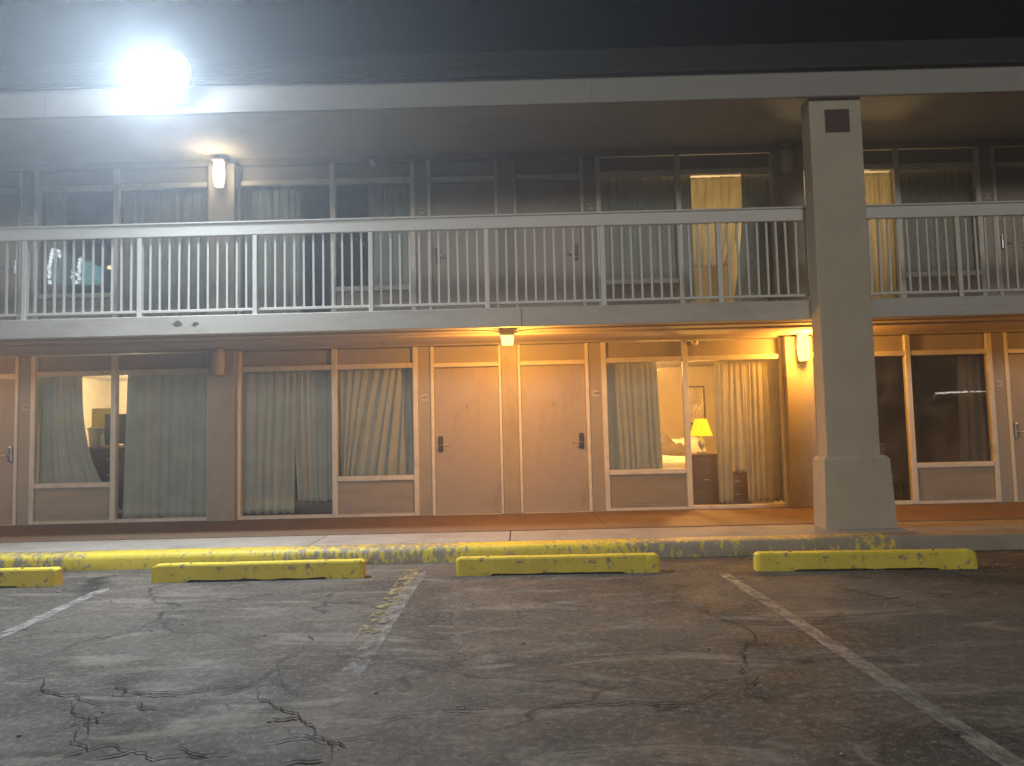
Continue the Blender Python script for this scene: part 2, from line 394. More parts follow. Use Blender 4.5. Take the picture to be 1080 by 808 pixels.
# GROUNDMARKS
strip('parking_line', [(-3.6, 6.7), (-3.45, 5.2), (-3.4, 1.5)], .10, .10, .004, M['line_white'], 0, .1, False)
strip('parking_line', [(-.94, 7.2), (-.90, 3.2)], .12, .12, .004, M['line_faint'], 0, .1, False)
strip('parking_line', [(-1.02, 7.3), (-.98, 4.2)], .14, .14, .008, M['line_yellow'], 0, .1, False)
strip('parking_line', [(1.74, 6.75), (1.78, 1.2)], .10, .10, .004, M['line_grey'], 0, .1, False)
CR = [([(-2.793, 4.161), (-2.552, 4.161), (-2.368, 3.921), (-2.223, 3.876), (-1.965, 3.745), (-1.831, 3.75), (-1.76, 3.65)], 0.02), ([(-2.368, 3.921), (-1.979, 3.861), (-1.694, 3.877), (-1.585, 3.927), (-1.408, 3.967), (-1.362, 4.118), (-1.343, 4.257), (-1.314, 4.659), (-1.362, 4.936)], 0.022), ([(-1.395, 3.929), (-1.307, 3.866), (-1.183, 3.678), (-1.006, 3.503), (-0.89, 3.29), (-0.817, 3.236), (-0.781, 3.048), (-0.753, 2.979)], 0.026), ([(-1.044, 3.404), (-0.883, 3.264), (-0.807, 3.211), (-0.688, 3.269), (-0.61, 3.275)], 0.016), ([(-2.037, 3.972), (-1.956, 3.909), (-1.678, 3.841)], 0.02), ([(-1.969, 3.53), (-1.916, 3.346), (-1.895, 3.269), (-1.778, 3.19), (-1.7, 3.244), (-1.589, 3.18), (-1.466, 3.083), (-1.253, 3.108), (-1.065, 3.107)], 0.02), ([(-2.206, 3.807), (-1.982, 3.572), (-1.964, 3.484), (-1.856, 3.242)], 0.02), ([(-1.435, 3.725), (-1.234, 3.6), (-1.097, 3.579)], 0.012), ([(-1.343, 4.257), (-1.131, 3.841)], 0.012), ([(-1.362, 4.118), (-1.223, 3.992), (-1.076, 3.769)], 0.01), ([(-0.639, 3.436), (-0.385, 3.585), (-0.254, 3.559), (-0.235, 3.6), (-0.148, 3.583), (-0.061, 3.529)], 0.014), ([(-0.061, 3.547), (0.132, 3.578), (0.286, 3.618), (0.448, 3.608), (0.563, 3.582), (0.691, 3.581), (0.786, 3.619), (0.877, 3.724), (1.017, 3.742)], 0.018), ([(1.28, 5.406), (1.276, 5.197), (1.356, 5.033), (1.381, 4.932), (1.281, 4.551), (1.181, 4.227), (1.086, 3.986), (1.122, 3.944), (1.061, 3.802), (1.017, 3.742)], 0.02), ([(1.178, 4.218), (1.348, 4.197), (1.551, 4.199), (1.705, 4.205), (1.847, 4.185), (1.991, 4.123)], 0.016), ([(1.22, 5.803), (1.438, 5.697), (1.715, 5.701), (1.997, 5.72), (2.308, 5.638), (2.552, 5.726), (2.927, 5.653), (3.367, 5.705)], 0.012), ([(1.068, 3.801), (1.07, 3.698), (1.09, 3.619)], 0.01), ([(1.65, 3.176), (1.731, 3.186), (1.759, 3.17)], 0.014), ([(-0.082, 5.858), (0.132, 5.869), (0.267, 5.739)], 0.01), ([(-0.081, 5.776), (-0.029, 5.536)], 0.012)]
for pts, w in CR:
    if pts[0][0] > -.3: w *= 1.45
    strip('asphalt_crack', pts, w * .27, w * .21, .009, M['crack'], 1)
    for k in range(len(pts)):          # short side branches
        if random.random() < .4:
            x, y = pts[k]; a = random.uniform(0, 6.28); l = random.uniform(.08, .22)
            strip('asphalt_crack', [(x, y), (x + l * math.cos(a), y + l * math.sin(a))], w * .45, w * .2, .0085, M['crack'], 1)
# grit swept against the kerb and the stops
g_ = MB()
for k in range(520):
    x = random.uniform(-7, 7); y = random.choice([random.gauss(7.62, .06), random.gauss(6.85, .12), random.uniform(3, 7.5)])
    y = min(y, 7.68); r_ = random.uniform(.003, .011)
    q = bmesh.ops.create_icosphere(g_.bm, subdivisions=1, radius=r_)['verts']
    for v_ in q: v_.co = Vector((x + v_.co.x * random.uniform(.8, 1.4), y + v_.co.y, v_.co.z * .7 + r_ * .4))
tag(g_.build('grit', M['grit']), 'loose pale grit scattered on the asphalt', 'grit', kind='stuff')
strip('tyre_mark', [(-.57, 6.7), (-.45, 5.4), (-.36, 4.3)], .07, .05, .004, M['line_dust'], 0, .1, False)

# ------------------------------------------------------------------ wheel stops
def wheel_stop(xa, xb, ya, yb, label):
    L_ = math.hypot(xb - xa, yb - ya); b = MB()
    n = 60; rings = []
    for i in range(n + 1):
        t = i / n; x = (t - .5) * L_
        e = min(1, min(t, 1 - t) * L_ / .03)
        hh = .155 * (.90 + .10 * e) + .003 * mathutils.noise.noise(Vector((x * 5, xa, 0)))
        ins = .012 * (1 - e)
        j = .004 * mathutils.noise.noise(Vector((x * 9, xa, 4))) + .016 * max(0, mathutils.noise.noise(Vector((x * 17, xa, 14))) - .25)
        pr = [(-.075 + ins, 0), (-.074 + ins, .034), (-.062 + ins + j, hh - .014), (-.054 + ins + j, hh), (.054 - ins, hh), (.062 - ins, hh - .014), (.075 - ins, .02), (.075 - ins, 0)]
        if .18 < t < .82: q_ = .016 + .01 * mathutils.noise.noise(Vector((x * 6, xa, 8))); pr[0] = (pr[0][0], q_); pr[-1] = (pr[-1][0], q_)
        rings.append([b.bm.verts.new((x, y, z)) for y, z in pr])
    for a, c in zip(rings, rings[1:]):
        for k in range(8): b.bm.faces.new((a[k], a[(k + 1) % 8], c[(k + 1) % 8], c[k]))
    b.bm.faces.new(rings[0]); b.bm.faces.new(rings[-1])
    o = b.build('wheel_stop', M['stop'])
    for px in (-.62, .6):
        MB().lathe((px, 0, 0), [(.013, .140), (.013, .1585), (.006, .161)], 10).build('anchor_pin', M['rust'], o)
    o.location = ((xa + xb) / 2, (ya + yb) / 2 + .075, .0); o.rotation_euler.z = math.atan2(yb - ya, xb - xa)
    return tag(o, label, 'wheel stop', 'yellow wheel stops along the kerb')
wheel_stop(-6.0, -4.15, 6.83, 6.87, 'yellow concrete wheel stop cut off by the left edge of the photo')
wheel_stop(-3.32, -1.42, 6.93, 6.94, 'yellow wheel stop on the asphalt in front of the wide curtained window beside door 107')
wheel_stop(-.59, 1.22, 6.93, 6.89, 'chipped yellow wheel stop on the asphalt in front of doors 107 and 109')
wheel_stop(2.06, 3.92, 6.83, 6.72, 'yellow wheel stop with broken underside on the asphalt in front of the stucco pillar')

# ------------------------------------------------------------------ the motel
motel = empty('motel_building', (0, W, 0), 'two storey beige motel with brown doors, curtained windows and an outside balcony walkway', 'motel')
def part(mb, name, m, parent=motel, label=None, **k):
    o = mb.build(name, m, parent, **k)
    if label: o['label'] = label
    return o
def text_mesh(txt, size, loc, parent, m, name='digits'):
    cu = bpy.data.curves.new(name, 'FONT'); cu.body = txt; cu.size = size; cu.align_x = 'CENTER'; cu.align_y = 'CENTER'; cu.extrude = .001; cu.offset = .0006
    t = bpy.data.objects.new('t', cu); C.objects.link(t)
    bpy.context.view_layer.update()
    dg = bpy.context.evaluated_depsgraph_get()
    me = bpy.data.meshes.new_from_object(t.evaluated_get(dg)); bpy.data.objects.remove(t)
    me.materials.clear(); me.materials.append(m)
    me.transform(Matrix.Rotation(R(90), 4, 'X'))
    o = bpy.data.objects.new(name, me); C.objects.link(o); o.parent = parent
    o.location = Vector(loc) - parent_world(parent); return o

def mir(c, s, a, b):
    """a,b measured to the right of the centre line; s=-1 mirrors"""
    p, q = c + s * a, c + s * b
    return (min(p, q), max(p, q))
def door(c, s, dz, num, label, steel=False):
    x0, x1 = mir(c, s, .155, 1.05)
    d = MB().box(x0, x1, W + .045, W + .09, FL + .012 + dz, 2.205 + dz, .003)
    d = part(d, 'door', M['door'], origin=((x0 + x1) / 2, W + .06, FL + dz), label=label)
    # peephole
    part(MB().lathe(((x0 + x1) / 2, W + .040, 1.66 + dz), [(.0, -.004), (.010, -.004), (.012, .006)], 12, 'Y'), 'peephole', M['dark_metal'], d)
    hx = c + s * .975
    lk = MB().box(hx - .03, hx + .03, W + .012, W + .047, 1.04 + dz, 1.255 + dz, .012, 2)
    lk.box(hx - .022, hx + .022, W + .004, W + .012, 1.17 + dz, 1.235 + dz, .003)
    lk = part(lk, 'lock_case', M['steel'] if steel else M['dark_metal'], d)
    hd = MB().tube([(hx, W + .012, 1.125 + dz), (hx, W - .045, 1.125 + dz), (hx - s * .015, W - .055, 1.125 + dz), (hx - s * .075, W - .052, 1.14 + dz), (hx - s * .125, W - .045, 1.135 + dz)], .009)
    part(hd, 'handle', M['steel'], d, smooth=True)
    # frame
    f = MB()
    a0, a1 = mir(c, s, 1.052, 1.10); f.box(a0, a1, W - .022, W + .10, FL + .002 + dz, 2.505 + dz, .006)
    a0, a1 = mir(c, s, .112, .153); f.box(a0, a1, W - .022, W + .10, FL + .002 + dz, 2.505 + dz, .006)
    a0, a1 = mir(c, s, .1535, 1.0515); f.box(a0, a1, W - .018, W + .10, 2.212 + dz, 2.272 + dz, .005)
    f.box(a0, a1, W - .012, W + .10, FL + .0015 + dz, FL + .010 + dz)
    part(f, 'door_frame', M['trim'])
    part(MB().box(a0 + .001, a1 - .001, W + .03, W + .06, 2.275 + dz, 2.50 + dz), 'transom_panel', M['wall'])
    # side panel with number
    a0, a1 = mir(c, s, 1.102, 1.273)
    part(MB().box(a0, a1, W, W + .10, FL + .001 + dz, 2.505 + dz), 'side_panel', M['wall'])
    nx = (a0 + a1) / 2
    np_ = part(MB().box(nx - .045, nx + .045, W - .006, W - .0005, 1.755 + dz, 1.835 + dz, .003), 'number_plate', M['plate'])
    text_mesh(num, .062, (nx, W - .0085, 1.795 + dz), np_, M['ink'])
def window(c, s, dz, louvre, label):
    f = MB()
    yo, yi = W - .028, W + .06
    a0, a1 = mir(c, s, 1.275, 1.345); f.box(a0, a1, yo, yi, FL + .004 + dz, 2.505 + dz, .006)       # stile beside the number panel
    b0, b1 = mir(c, s, 2.40, 2.475); f.box(b0, b1, yo - .003, yi, FL + .004 + dz, 2.505 + dz, .006)  # mullion
    e0, e1 = mir(c, s, 3.742, 3.786); f.box(e0, e1, yo, yi, FL + .004 + dz, 2.505 + dz, .006)
    h0, h1 = mir(c, s, 1.346, 2.399); f.box(h0, h1, yo + .004, yi, 2.215 + dz, 2.285 + dz, .005)
    f.box(h0, h1, yo - .01, yi, .665 + dz, .735 + dz, .008)
    f.box(h0, h1, yo + .004, yi, FL + .004 + dz, .215 + dz, .004)
    g0, g1 = mir(c, s, 2.476, 3.741); f.box(g0, g1, yo + .004, yi, 2.215 + dz, 2.285 + dz, .005)
    f.box(g0, g1, yo + .002, yi, FL + .004 + dz, .225 + dz, .004)
    w = part(f, 'window', M['trim'], origin=(b0, W, FL + dz), label=label)
    part(MB().box(h0 + .001, h1 - .001, W + .012, W + .018, .737 + dz, 2.213 + dz), 'pane', M['glass'], w)
    part(MB().box(g0 + .001, g1 - .001, W + .012, W + .018, .227 + dz, 2.213 + dz), 'pane', M['glass'], w)
    # infill panel / air conditioner grille under the small pane
    p = MB().box(h0 + .001, h1 - .001, W + .004, W + .05, .217 + dz, .663 + dz)
    if louvre:
        z = .25
        while z < .63:
            p.prism([(W - .014, z + dz), (W + .003, z + .004 + dz), (W + .003, z + .020 + dz), (W - .008, z + .014 + dz)], 'X', h0 + .03, h1 - .03); z += .0235
    else:
        p.box(h0 + .03, h1 - .03, W - .004, W + .003, .25 + dz, .63 + dz, .003)
    part(p, 'infill_panel', M['panel'], w)
    for (q0, q1) in ((h0, h1), (g0, g1)):
        part(MB().box(q0 + .002, q1 - .002, W + .02, W + .05, 2.287 + dz, 2.50 + dz), 'transom_panel', M['wall'], w)

units = [(CX - PER, -1), (CX - PER, 1), (CX, -1), (CX, 1), (CX + PER, -1), (CX + PER, 1)]
nums = ['103', '105', '107', '109', '111', '113']
for lvl in (0, 1):
    dz = UP * lvl
    for i, ((c, s), n) in enumerate(zip(units, nums)):
        num = ('2' + n[1:]) if lvl else n
        door(c, s, dz, num, 'tan door of room %s' % num, steel=(n in ('105', '111')))
        if 1 <= i <= 4: window(c, s, dz, n == '111' or n == '109', 'curtained window of room %s' % num)
    # party-wall posts
    for k, c in enumerate((CX - PER, CX, CX + PER)):
        part(MB().box(c - .11, c + .11, W - .10, W + .10, FL + .001 + dz, 2.51 + dz, .006), 'post', M['post'])
    for c in (CX - PER / 2, CX + PER / 2):
        part(MB().box(c - .186, c + .186, W - .13, W + .10, FL + .001 + dz, 2.51 + dz, .008), 'post', M['post'])
    # blank end walls past the last doors
    for a, b_ in ((X0, CX - PER - 1.275), (CX + PER + 1.275, X1)):
        part(MB().box(a, b_, W, W + .1, FL + .001 + dz, 2.505 + dz), 'wall', M['wall'])
    # head beam with small moulding
    hb = MB().box(X0, X1, W - .035, W + .12, 2.512 + dz, 2.60 + dz if lvl else 2.56)
    part(hb, 'header_beam', M['wall'])
# room shells: one per bay and floor
for lvl in (0, 1):
    dz = UP * lvl
    for k in range(-1, 2):
        pass
rs = MB()
yb = W + 4.3
for lvl in (0, 1):
    z0, z1 = (FL - .02, 2.50) if lvl == 0 else (F2 - .02, 5.14)
    for xx in (X0 + .1, CX - PER, CX - PER / 2, CX, CX + PER / 2, CX + PER, X1 - .1):
        rs.box(xx - .05, xx + .05, W + .101, yb - .001, z0, z1)
    rs.box(X0, X1, yb, yb + .12, z0, z1)
part(rs, 'interior_wall', M['room'])
part(MB().box(X0 + .01, X1 - .01, W + .1, yb, FL - .10, FL - .022).box(X0 + .01, X1 - .01, W + .1, yb, F2 - .10, F2 - .022), 'room_floor', M['room_floor'])
part(MB().box(X0 + .01, X1 - .01, W + .122, yb, 2.502, F2 - .102).box(X0 + .01, X1 - .01, W + .122, yb + .1, 5.142, 5.20), 'room_ceiling', M['soffit'])
# balcony slab, soffits, fascia, roof
part(MB().box(X0, X1, 8.66, 8.74, 2.475, F2 - .005, .008).box(X0, X1, 8.741, W + .119, 2.562, F2), 'balcony_slab', M['slab'])
part(MB().box(X0 + .002, X1 - .002, 8.742, W - .036, 2.533, 2.560).box(X0 + .002, X1 - .002, 8.744, 8.83, 2.505, 2.532, .004).box(X0 + .002, X1 - .002, 9.62, 9.72, 2.512, 2.532, .004), 'balcony_soffit', M['soffit'], label='cream soffit under the balcony')
part(MB().box(X0 - .3, X1 + .3, 8.30, 8.36, 4.91, 5.215, .006), 'fascia', M['fascia'])
part(MB().box(X0, X1, 8.361, W + .12, 5.247, 5.275).box(X0, X1, 8.362, 8.50, 5.0, 5.246), 'roof_soffit', M['soffit'], label='soffit under the roof over the balcony')
rf = MB(); rf.prism([(8.22, 5.20), (8.22, 5.235), (8.92, 5.83), (12.2, 6.9), (15.4, 5.6), (15.4, 5.3), (8.37, 5.28), (8.30, 5.22)], 'X', X0 - .3, X1 + .3)
z = 5.27
for k in range(6):
    y = 8.26 + .115 * k; zz = 5.235 + (y - 8.22) * .85
    rf.prism([(y, zz + .001), (y - .002, zz + .006), (y + .11, zz + .098), (y + .11, zz + .095)], 'X', X0 - .29, X1 + .29)
part(rf, 'roof', M['shingle'])
part(MB().tube([(X0 + .1, 9.2, 2.518), (-.6, 9.2, 2.518), (-.42, 9.2, 2.512), (-.2, 9.2, 2.49), (0, 9.2, 2.49), (.2, 9.2, 2.512), (.4, 9.2, 2.518), (X1 - .1, 9.2, 2.518)], .011), 'conduit', M['conduit'], smooth=True)
part(MB().box(X0, X1, W + .12, yb + .12, 5.14 + .062, 5.24).box(X0, X0 + .1, W + .11, yb, FL, 5.2).box(X1 - .1, X1, W + .11, yb, FL, 5.2).box(X0, X1, yb + .121, yb + .3, 0, 5.24), 'outer_wall', M['wall'])
for x in (-8.1, .06, 6.6): part(MB().box(x - .003, x + .003, 8.656, 8.661, 2.478, F2 - .012), 'joint', M['crack'])
for x, w_ in ((-3.86, .07), (-3.66, .045)):
    q = MB(); o_l = [(x + w_ * random.uniform(.5, 1.2) * math.cos(a * .45), 2.60 + w_ * random.uniform(.25, .6) * math.sin(a * .45)) for a in range(14)]
    q.prism(o_l, 'Y', 8.657, 8.664); part(q, 'broken_paint', M['stain'])
for x in (-5.2, .9, 7.0): part(MB().box(x - .0015, x + .0015, 8.2985, 8.301, 4.914, 5.19), 'joint', M['stain'])
# pillar
pil = MB().box(3.335, 3.915, 8.39, 8.64, .86, 4.95, .012, 2)
pil = part(pil, 'pillar', M['pillar'], origin=(3.63, 8.5, .16), label='tall stucco pillar in front of the balcony')
bs = MB(); vs = []
for z_, g in ((.155, .025), (.895, .0), (.93, -.032)):
    vs.append([bs.bm.verts.new(p + (z_,)) for p in ((3.28 - g, 8.33 - g), (3.985 + g, 8.33 - g), (3.985 + g, 8.655), (3.28 - g, 8.655))])
for a, b_ in zip(vs, vs[1:]):
    for k in range(4): bs.bm.faces.new((a[k], a[(k + 1) % 4], b_[(k + 1) % 4], b_[k]))
bs.bm.faces.new(vs[0]); bs.bm.faces.new(vs[-1])
part(bs, 'base', M['pillar'], pil)
vt = MB().box(3.505, 3.775, 8.376, 8.389, 4.53, 4.79, .003)
for k in range(7): vt.box(3.525, 3.755, 8.370, 8.377, 4.555 + k * .033, 4.572 + k * .033)
part(vt, 'vent', M['vent'], pil)

# ------------------------------------------------------------------ balcony railings
def railing(x0, x1, posts, step, label):
    r = empty('balcony_railing', ((x0 + x1) / 2, 8.76, F2), label, 'railing', 'white railings along the balcony')
    edges = [x0] + [p for p in posts if x0 < p < x1] + [x1]
    tr = MB().box(x0, x1, 8.73, 8.77, 3.635, 3.775, .006)
    tr.box(x0, x1, 8.71, 8.82, 3.776, 3.795, .004)
    tr.build('top_rail', M['rail'], r)
    MB().box(x0, x1, 8.765, 8.795, F2 + .055, F2 + .085, .004).build('bottom_rail', M['rail'], r)
    for p in posts:
        MB().box(p - .026, p + .026, 8.735, 8.763, F2 + .002, 3.634, .004).box(p - .026, p + .026, 8.771, 8.80, F2 + .002, 3.70).build('post', M['rail'], r)
    for a, b_ in zip(posts, posts[1:]):
        for k in range(1, step):
            x = a + (b_ - a) * k / step
            if x0 + .02 < x < x1 - .02:
                lean = random.uniform(-.007, .007)
                q = MB()
                q.prism([(x - .0115, F2 + .084), (x + .0115, F2 + .084), (x + .0115 + lean, 3.70), (x - .0115 + lean, 3.70)], 'Y', 8.774, 8.791)
                q.build('baluster', M['rail'], r)
    return r
P0 = [-5.69 + 1.342 * k for k in range(-2, 8)]
railing(-8.4, 3.42, P0, 12, 'long white balcony railing left of the stucco pillar')
railing(3.80, 8.6, [3.77, 5.105, 6.45, 7.79], 12, 'white balcony railing right of the stucco pillar')

# ------------------------------------------------------------------ lamps
def lamp_light(name, loc, col, power, r=.05, kind='POINT', parent=None):
    l = bpy.data.lights.new(name, kind); l.color = col; l.energy = power; l.shadow_soft_size = r
    o = bpy.data.objects.new(name, l); C.objects.link(o)
    if parent: o.parent = parent; o.location = Vector(loc) - parent_world(parent)
    else: o.location = loc
    return o
def wall_lamp(x, z, lens, label, power=0, col=(1, .6, .2)):
    y = W - .13
    r = empty('wall_lamp', (x, y, z), label, 'wall lamp', 'barrel shaped lamps on the posts')
    MB().box(x - .06, x + .06, y - .02, y - .001, z - .19, z + .19, .006).build('back_plate', M['conduit'], r)
    MB().box(x - .085, x + .085, y - .16, y - .021, z + .182, z + .20, .004).build('cap', M['conduit'], r)
    lz = MB().lathe((x, y - .085, z), [(.052, -.172), (.062, -.15), (.078, -.07), (.083, 0), (.080, .08), (.068, .18)], 20)
    lz.build('lens', M[lens], r, smooth=True)
    if power: lamp_light('lamp_light', (x, y - .26, z), col, power, .08, parent=r)
    return r
ORG = (1, .40, .05)
wall_lamp(3.90, 2.335, 'lens_hot', 'glowing amber barrel lamp on the post beside the pillar, ground floor', 125, ORG)
wall_lamp(-4.085, 4.965, 'lens_pale', 'lit pale yellow barrel lamp on an upstairs post at the left', 10, (1, .8, .5))
wall_lamp(-4.085, 2.335, 'lens_off', 'unlit barrel lamp on the ground floor post between two curtained windows')
wall_lamp(3.80, 4.965, 'lens_off', 'unlit barrel lamp on the upstairs post beside the lit curtain')
sl = empty('ceiling_lamp', (-.11, 9.2, 2.53), 'square amber lamp hanging from the balcony soffit between doors 107 and 109', 'ceiling lamp')
MB().box(-.20, -.02, 9.11, 9.29, 2.44, 2.531, .01).build('housing', M['conduit'], sl)
MB().prism([(-.19, 2.439), (-.03, 2.439), (-.045, 2.335), (-.175, 2.335)], 'Y', 9.12, 9.28).build('lens', M['lens_hot'], sl)
lamp_light('lamp_light', (-.11, 9.2, 2.27), ORG, 145, .06, parent=sl)
sl2 = empty('ceiling_lamp', (-8.06, 9.2, 2.53), 'square amber lamp hanging from the balcony soffit beyond the left edge', 'ceiling lamp')
MB().box(-8.15, -7.97, 9.11, 9.29, 2.44, 2.531, .01).build('housing', M['conduit'], sl2)
MB().prism([(-8.14, 2.439), (-7.98, 2.439), (-7.995, 2.335), (-8.125, 2.335)], 'Y', 9.12, 9.28).build('lens', M['lens_hot'], sl2)
lamp_light('lamp_light', (-8.06, 9.2, 2.27), ORG, 35, .06, parent=sl2)
sl3 = empty('ceiling_lamp', (7.84, 9.2, 2.53), 'square amber lamp hanging from the balcony soffit beyond the right edge', 'ceiling lamp')
MB().box(7.75, 7.93, 9.11, 9.29, 2.44, 2.531, .01).build('housing', M['conduit'], sl3)
MB().prism([(7.76, 2.439), (7.92, 2.439), (7.905, 2.335), (7.775, 2.335)], 'Y', 9.12, 9.28).build('lens', M['lens_hot'], sl3)
lamp_light('lamp_light', (7.84, 9.2, 2.27), ORG, 40, .06, parent=sl3)
# small sensor bulbs on the header
for (x, z, y, lab) in ((2.47, 2.47, W - .01, 'small round white detector on the beam above window 109'), (-1.95, 5.13, W - .04, 'small round white detector high on the upstairs wall')):
    d = empty('smoke_detector', (x, y, z), lab, 'detector')
    MB().lathe((x, y, z), [(.0, -.06), (.03, -.058), (.045, -.04), (.048, -.001)], 16, 'Y').build('cover', M['white'], d, smooth=True)
    MB().lathe((x, y, z), [(.0, -.075), (.008, -.073), (.010, -.059)], 8, 'Y').build('sensor', M['dark_metal'], d)
# floodlight at the roof edge
fx, fy, fz = -3.77, 8.12, 5.27
fl = empty('floodlight', (fx, 8.25, fz), 'blinding white floodlight mounted on the roof edge', 'floodlight')
MB().lathe((fx, fy, fz), [(.16, .09), (.25, .06), (.285, .0), (.285, -.03), (.26, -.035)], 28, 'Y').build('housing', M['dark_metal'], fl)
MB().box(fx - .04, fx + .04, fy + .03, 8.299, 5.05, 5.13).box(fx - .2, fx + .2, 8.27, 8.299, 5.0, 5.18).build('bracket', M['dark_metal'], fl)
MB().lathe((fx, fy, fz), [(.0, -.060), (.15, -.056), (.24, -.046), (.255, -.037)], 28, 'Y').build('lens', M['flood'], fl, smooth=True)
sp = lamp_light('lamp_light', (fx, fy - .13, fz - .10), (.84, .92, 1.0), 3000, .2, 'SPOT', parent=fl)
sp.data.spot_size = R(172); sp.data.spot_blend = 1.0; sp.rotation_euler = Vector((.12, -1, -.95)).to_track_quat('-Z', 'Y').to_euler()
lamp_light('lamp_light', (fx, fy - .22, fz - .12), (.84, .92, 1.0), 85, .15, parent=fl)

# ------------------------------------------------------------------ curtains
def curtain(name, x0, x1, z0, z1, label, m='curtain', y=W + .12, folds=7, amp=.02, right=None, left=None, seed=0, shear=0.0, bunch=0.0):
    """pleated drape; right(t)/left(t) shift an edge as t runs from top 0 to hem 1"""
    rnd = random.Random(seed); nx, nz = folds * 16, 26
    k_ = (y + .05) / W; x0 *= k_; x1 *= k_
    ph = [rnd.uniform(0, 6) for _ in range(5)]
    b = MB(); g = []
    for j in range(nz + 1):
        t = j / nz; row = []
        a = x0 + (left(t) if left else 0); c = x1 + (right(t) if right else 0)
        for i in range(nx + 1):
            u = i / nx
            uu = u + .012 * math.sin(9 * u + ph[0]) + shear * t * math.sin(math.pi * u)
            w = .95 * math.sin(2 * math.pi * folds * u + 3.4 * mathutils.noise.noise(Vector((u * 3.2 + seed * 5.7, .4 * t, 0))) + .5 * math.sin(4 * t + ph[3]) * math.sin(6 * u + ph[4]))
            w += .35 * math.sin(2 * math.pi * folds * 2.3 * u + ph[2] + t)
            w += 1.7 * mathutils.noise.noise(Vector((u * folds * .55 + .5 * t, seed * 3.1, t * 1.3))) + .8 * mathutils.noise.noise(Vector((u * folds * 1.9, seed * 1.7, t * .8))) 
            d = amp * (.45 + .75 * t) * w * (.75 + .7 * abs(mathutils.noise.noise(Vector((u * folds * .4, seed + 9.3, 0)))))
            row.append(b.bm.verts.new((a + (c - a) * uu, y + amp * 1.6 + d, z1 + (z0 - z1) * t + (.012 * math.sin(2 * math.pi * folds * u) if j == nz else 0))))
        g.append(row)
    for r0, r1 in zip(g, g[1:]):
        for i in range(nx): b.bm.faces.new((r0[i], r0[i + 1], r1[i + 1], r1[i]))
    o = b.build(name, M[m], smooth=True, origin=((x0 + x1) / 2, y, z0))
    s = o.modifiers.new('Solidify', 'SOLIDIFY'); s.thickness = .003
    return tag(o, label, 'curtain', 'drapes hanging in the room windows')
up = UP

curtain('curtain', -6.68, -6.06, .30, 2.26, 'grey green drape half drawn beside the lit room with the white bucket', folds=7, right=lambda t: .06 * t + .55 * t ** 3, seed=1)
curtain('curtain', -5.42, -4.0, .215, 2.26, 'wide grey green drape filling the big pane of window 105', folds=9, left=lambda t: -.06 * t, seed=2)
curtain('curtain', -3.93, -3.07, .24, 2.26, 'floor length grey green drape in the left half of the big pane of window 107', folds=7, right=lambda t: -.04 * t, seed=3)
curtain('curtain', -3.12, -2.56, .385, 2.26, 'shorter grey green drape in the right half of the big pane of window 107', folds=5, left=lambda t: .06 * t * t, seed=4)
curtain('curtain', -2.56, -1.38, .45, 2.26, 'slanting drape in the small pane of window 107', folds=10, left=lambda t: .02 + .12 * t, shear=-.34, seed=5, amp=.03)
curtain('curtain', 1.22, 1.87, .45, 2.26, 'grey pleated drape at the left of the room with the bed', folds=8, right=lambda t: .05 + .05 * t, seed=6)
curtain('curtain', 2.72, 2.97, .24, 2.26, 'narrow pale drape next to the yellow table lamp in window 109', 'curtain_pale', folds=3, right=lambda t: -.06 * t, seed=7)
curtain('curtain', 2.95, 3.14, .66, 2.26, 'short strip of pale drape above the dark gap in window 109', 'curtain_pale', folds=2, seed=8)
curtain('curtain', 3.12, 3.80, .24, 2.26, 'wide pale drape left of the amber post lamp', 'curtain_pale', folds=8, seed=9)
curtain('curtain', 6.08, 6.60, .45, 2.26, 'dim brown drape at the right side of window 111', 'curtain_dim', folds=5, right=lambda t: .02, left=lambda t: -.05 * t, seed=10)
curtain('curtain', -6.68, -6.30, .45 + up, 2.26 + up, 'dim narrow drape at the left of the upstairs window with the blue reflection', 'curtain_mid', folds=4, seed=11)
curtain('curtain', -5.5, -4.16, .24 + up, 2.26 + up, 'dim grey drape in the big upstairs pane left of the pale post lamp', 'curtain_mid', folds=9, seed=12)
curtain('curtain', -3.93, -2.98, .24 + up, 2.26 + up, 'pale grey drape in the big upstairs pane right of the pale post lamp', folds=9, seed=13)
curtain('curtain', -2.05, -1.38, .24 + up, 2.26 + up, 'grey pleated drape in the right half of the small upstairs pane of room 207', folds=7, seed=14)
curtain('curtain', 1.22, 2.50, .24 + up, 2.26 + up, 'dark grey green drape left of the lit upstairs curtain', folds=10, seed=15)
curtain('sheer_curtain', 2.46, 3.28, .95 + up, 2.26 + up, 'pale sheer curtain glowing with room light upstairs left of the pillar', 'sheer', folds=6, right=lambda t: -.03 - .25 * t * t, seed=16, y=W + .24, amp=.02)
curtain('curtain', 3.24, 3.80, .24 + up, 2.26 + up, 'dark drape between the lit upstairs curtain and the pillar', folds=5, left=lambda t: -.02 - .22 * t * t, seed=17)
curtain('sheer_curtain', 4.9, 5.33, .24 + up, 2.26 + up, 'pale glowing strip of sheer curtain upstairs just right of the pillar', 'sheer', folds=4, seed=18, y=W + .24, amp=.02)
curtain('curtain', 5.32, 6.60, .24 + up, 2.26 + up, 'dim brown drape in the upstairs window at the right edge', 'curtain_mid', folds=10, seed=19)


# ------------------------------------------------------------------ room contents

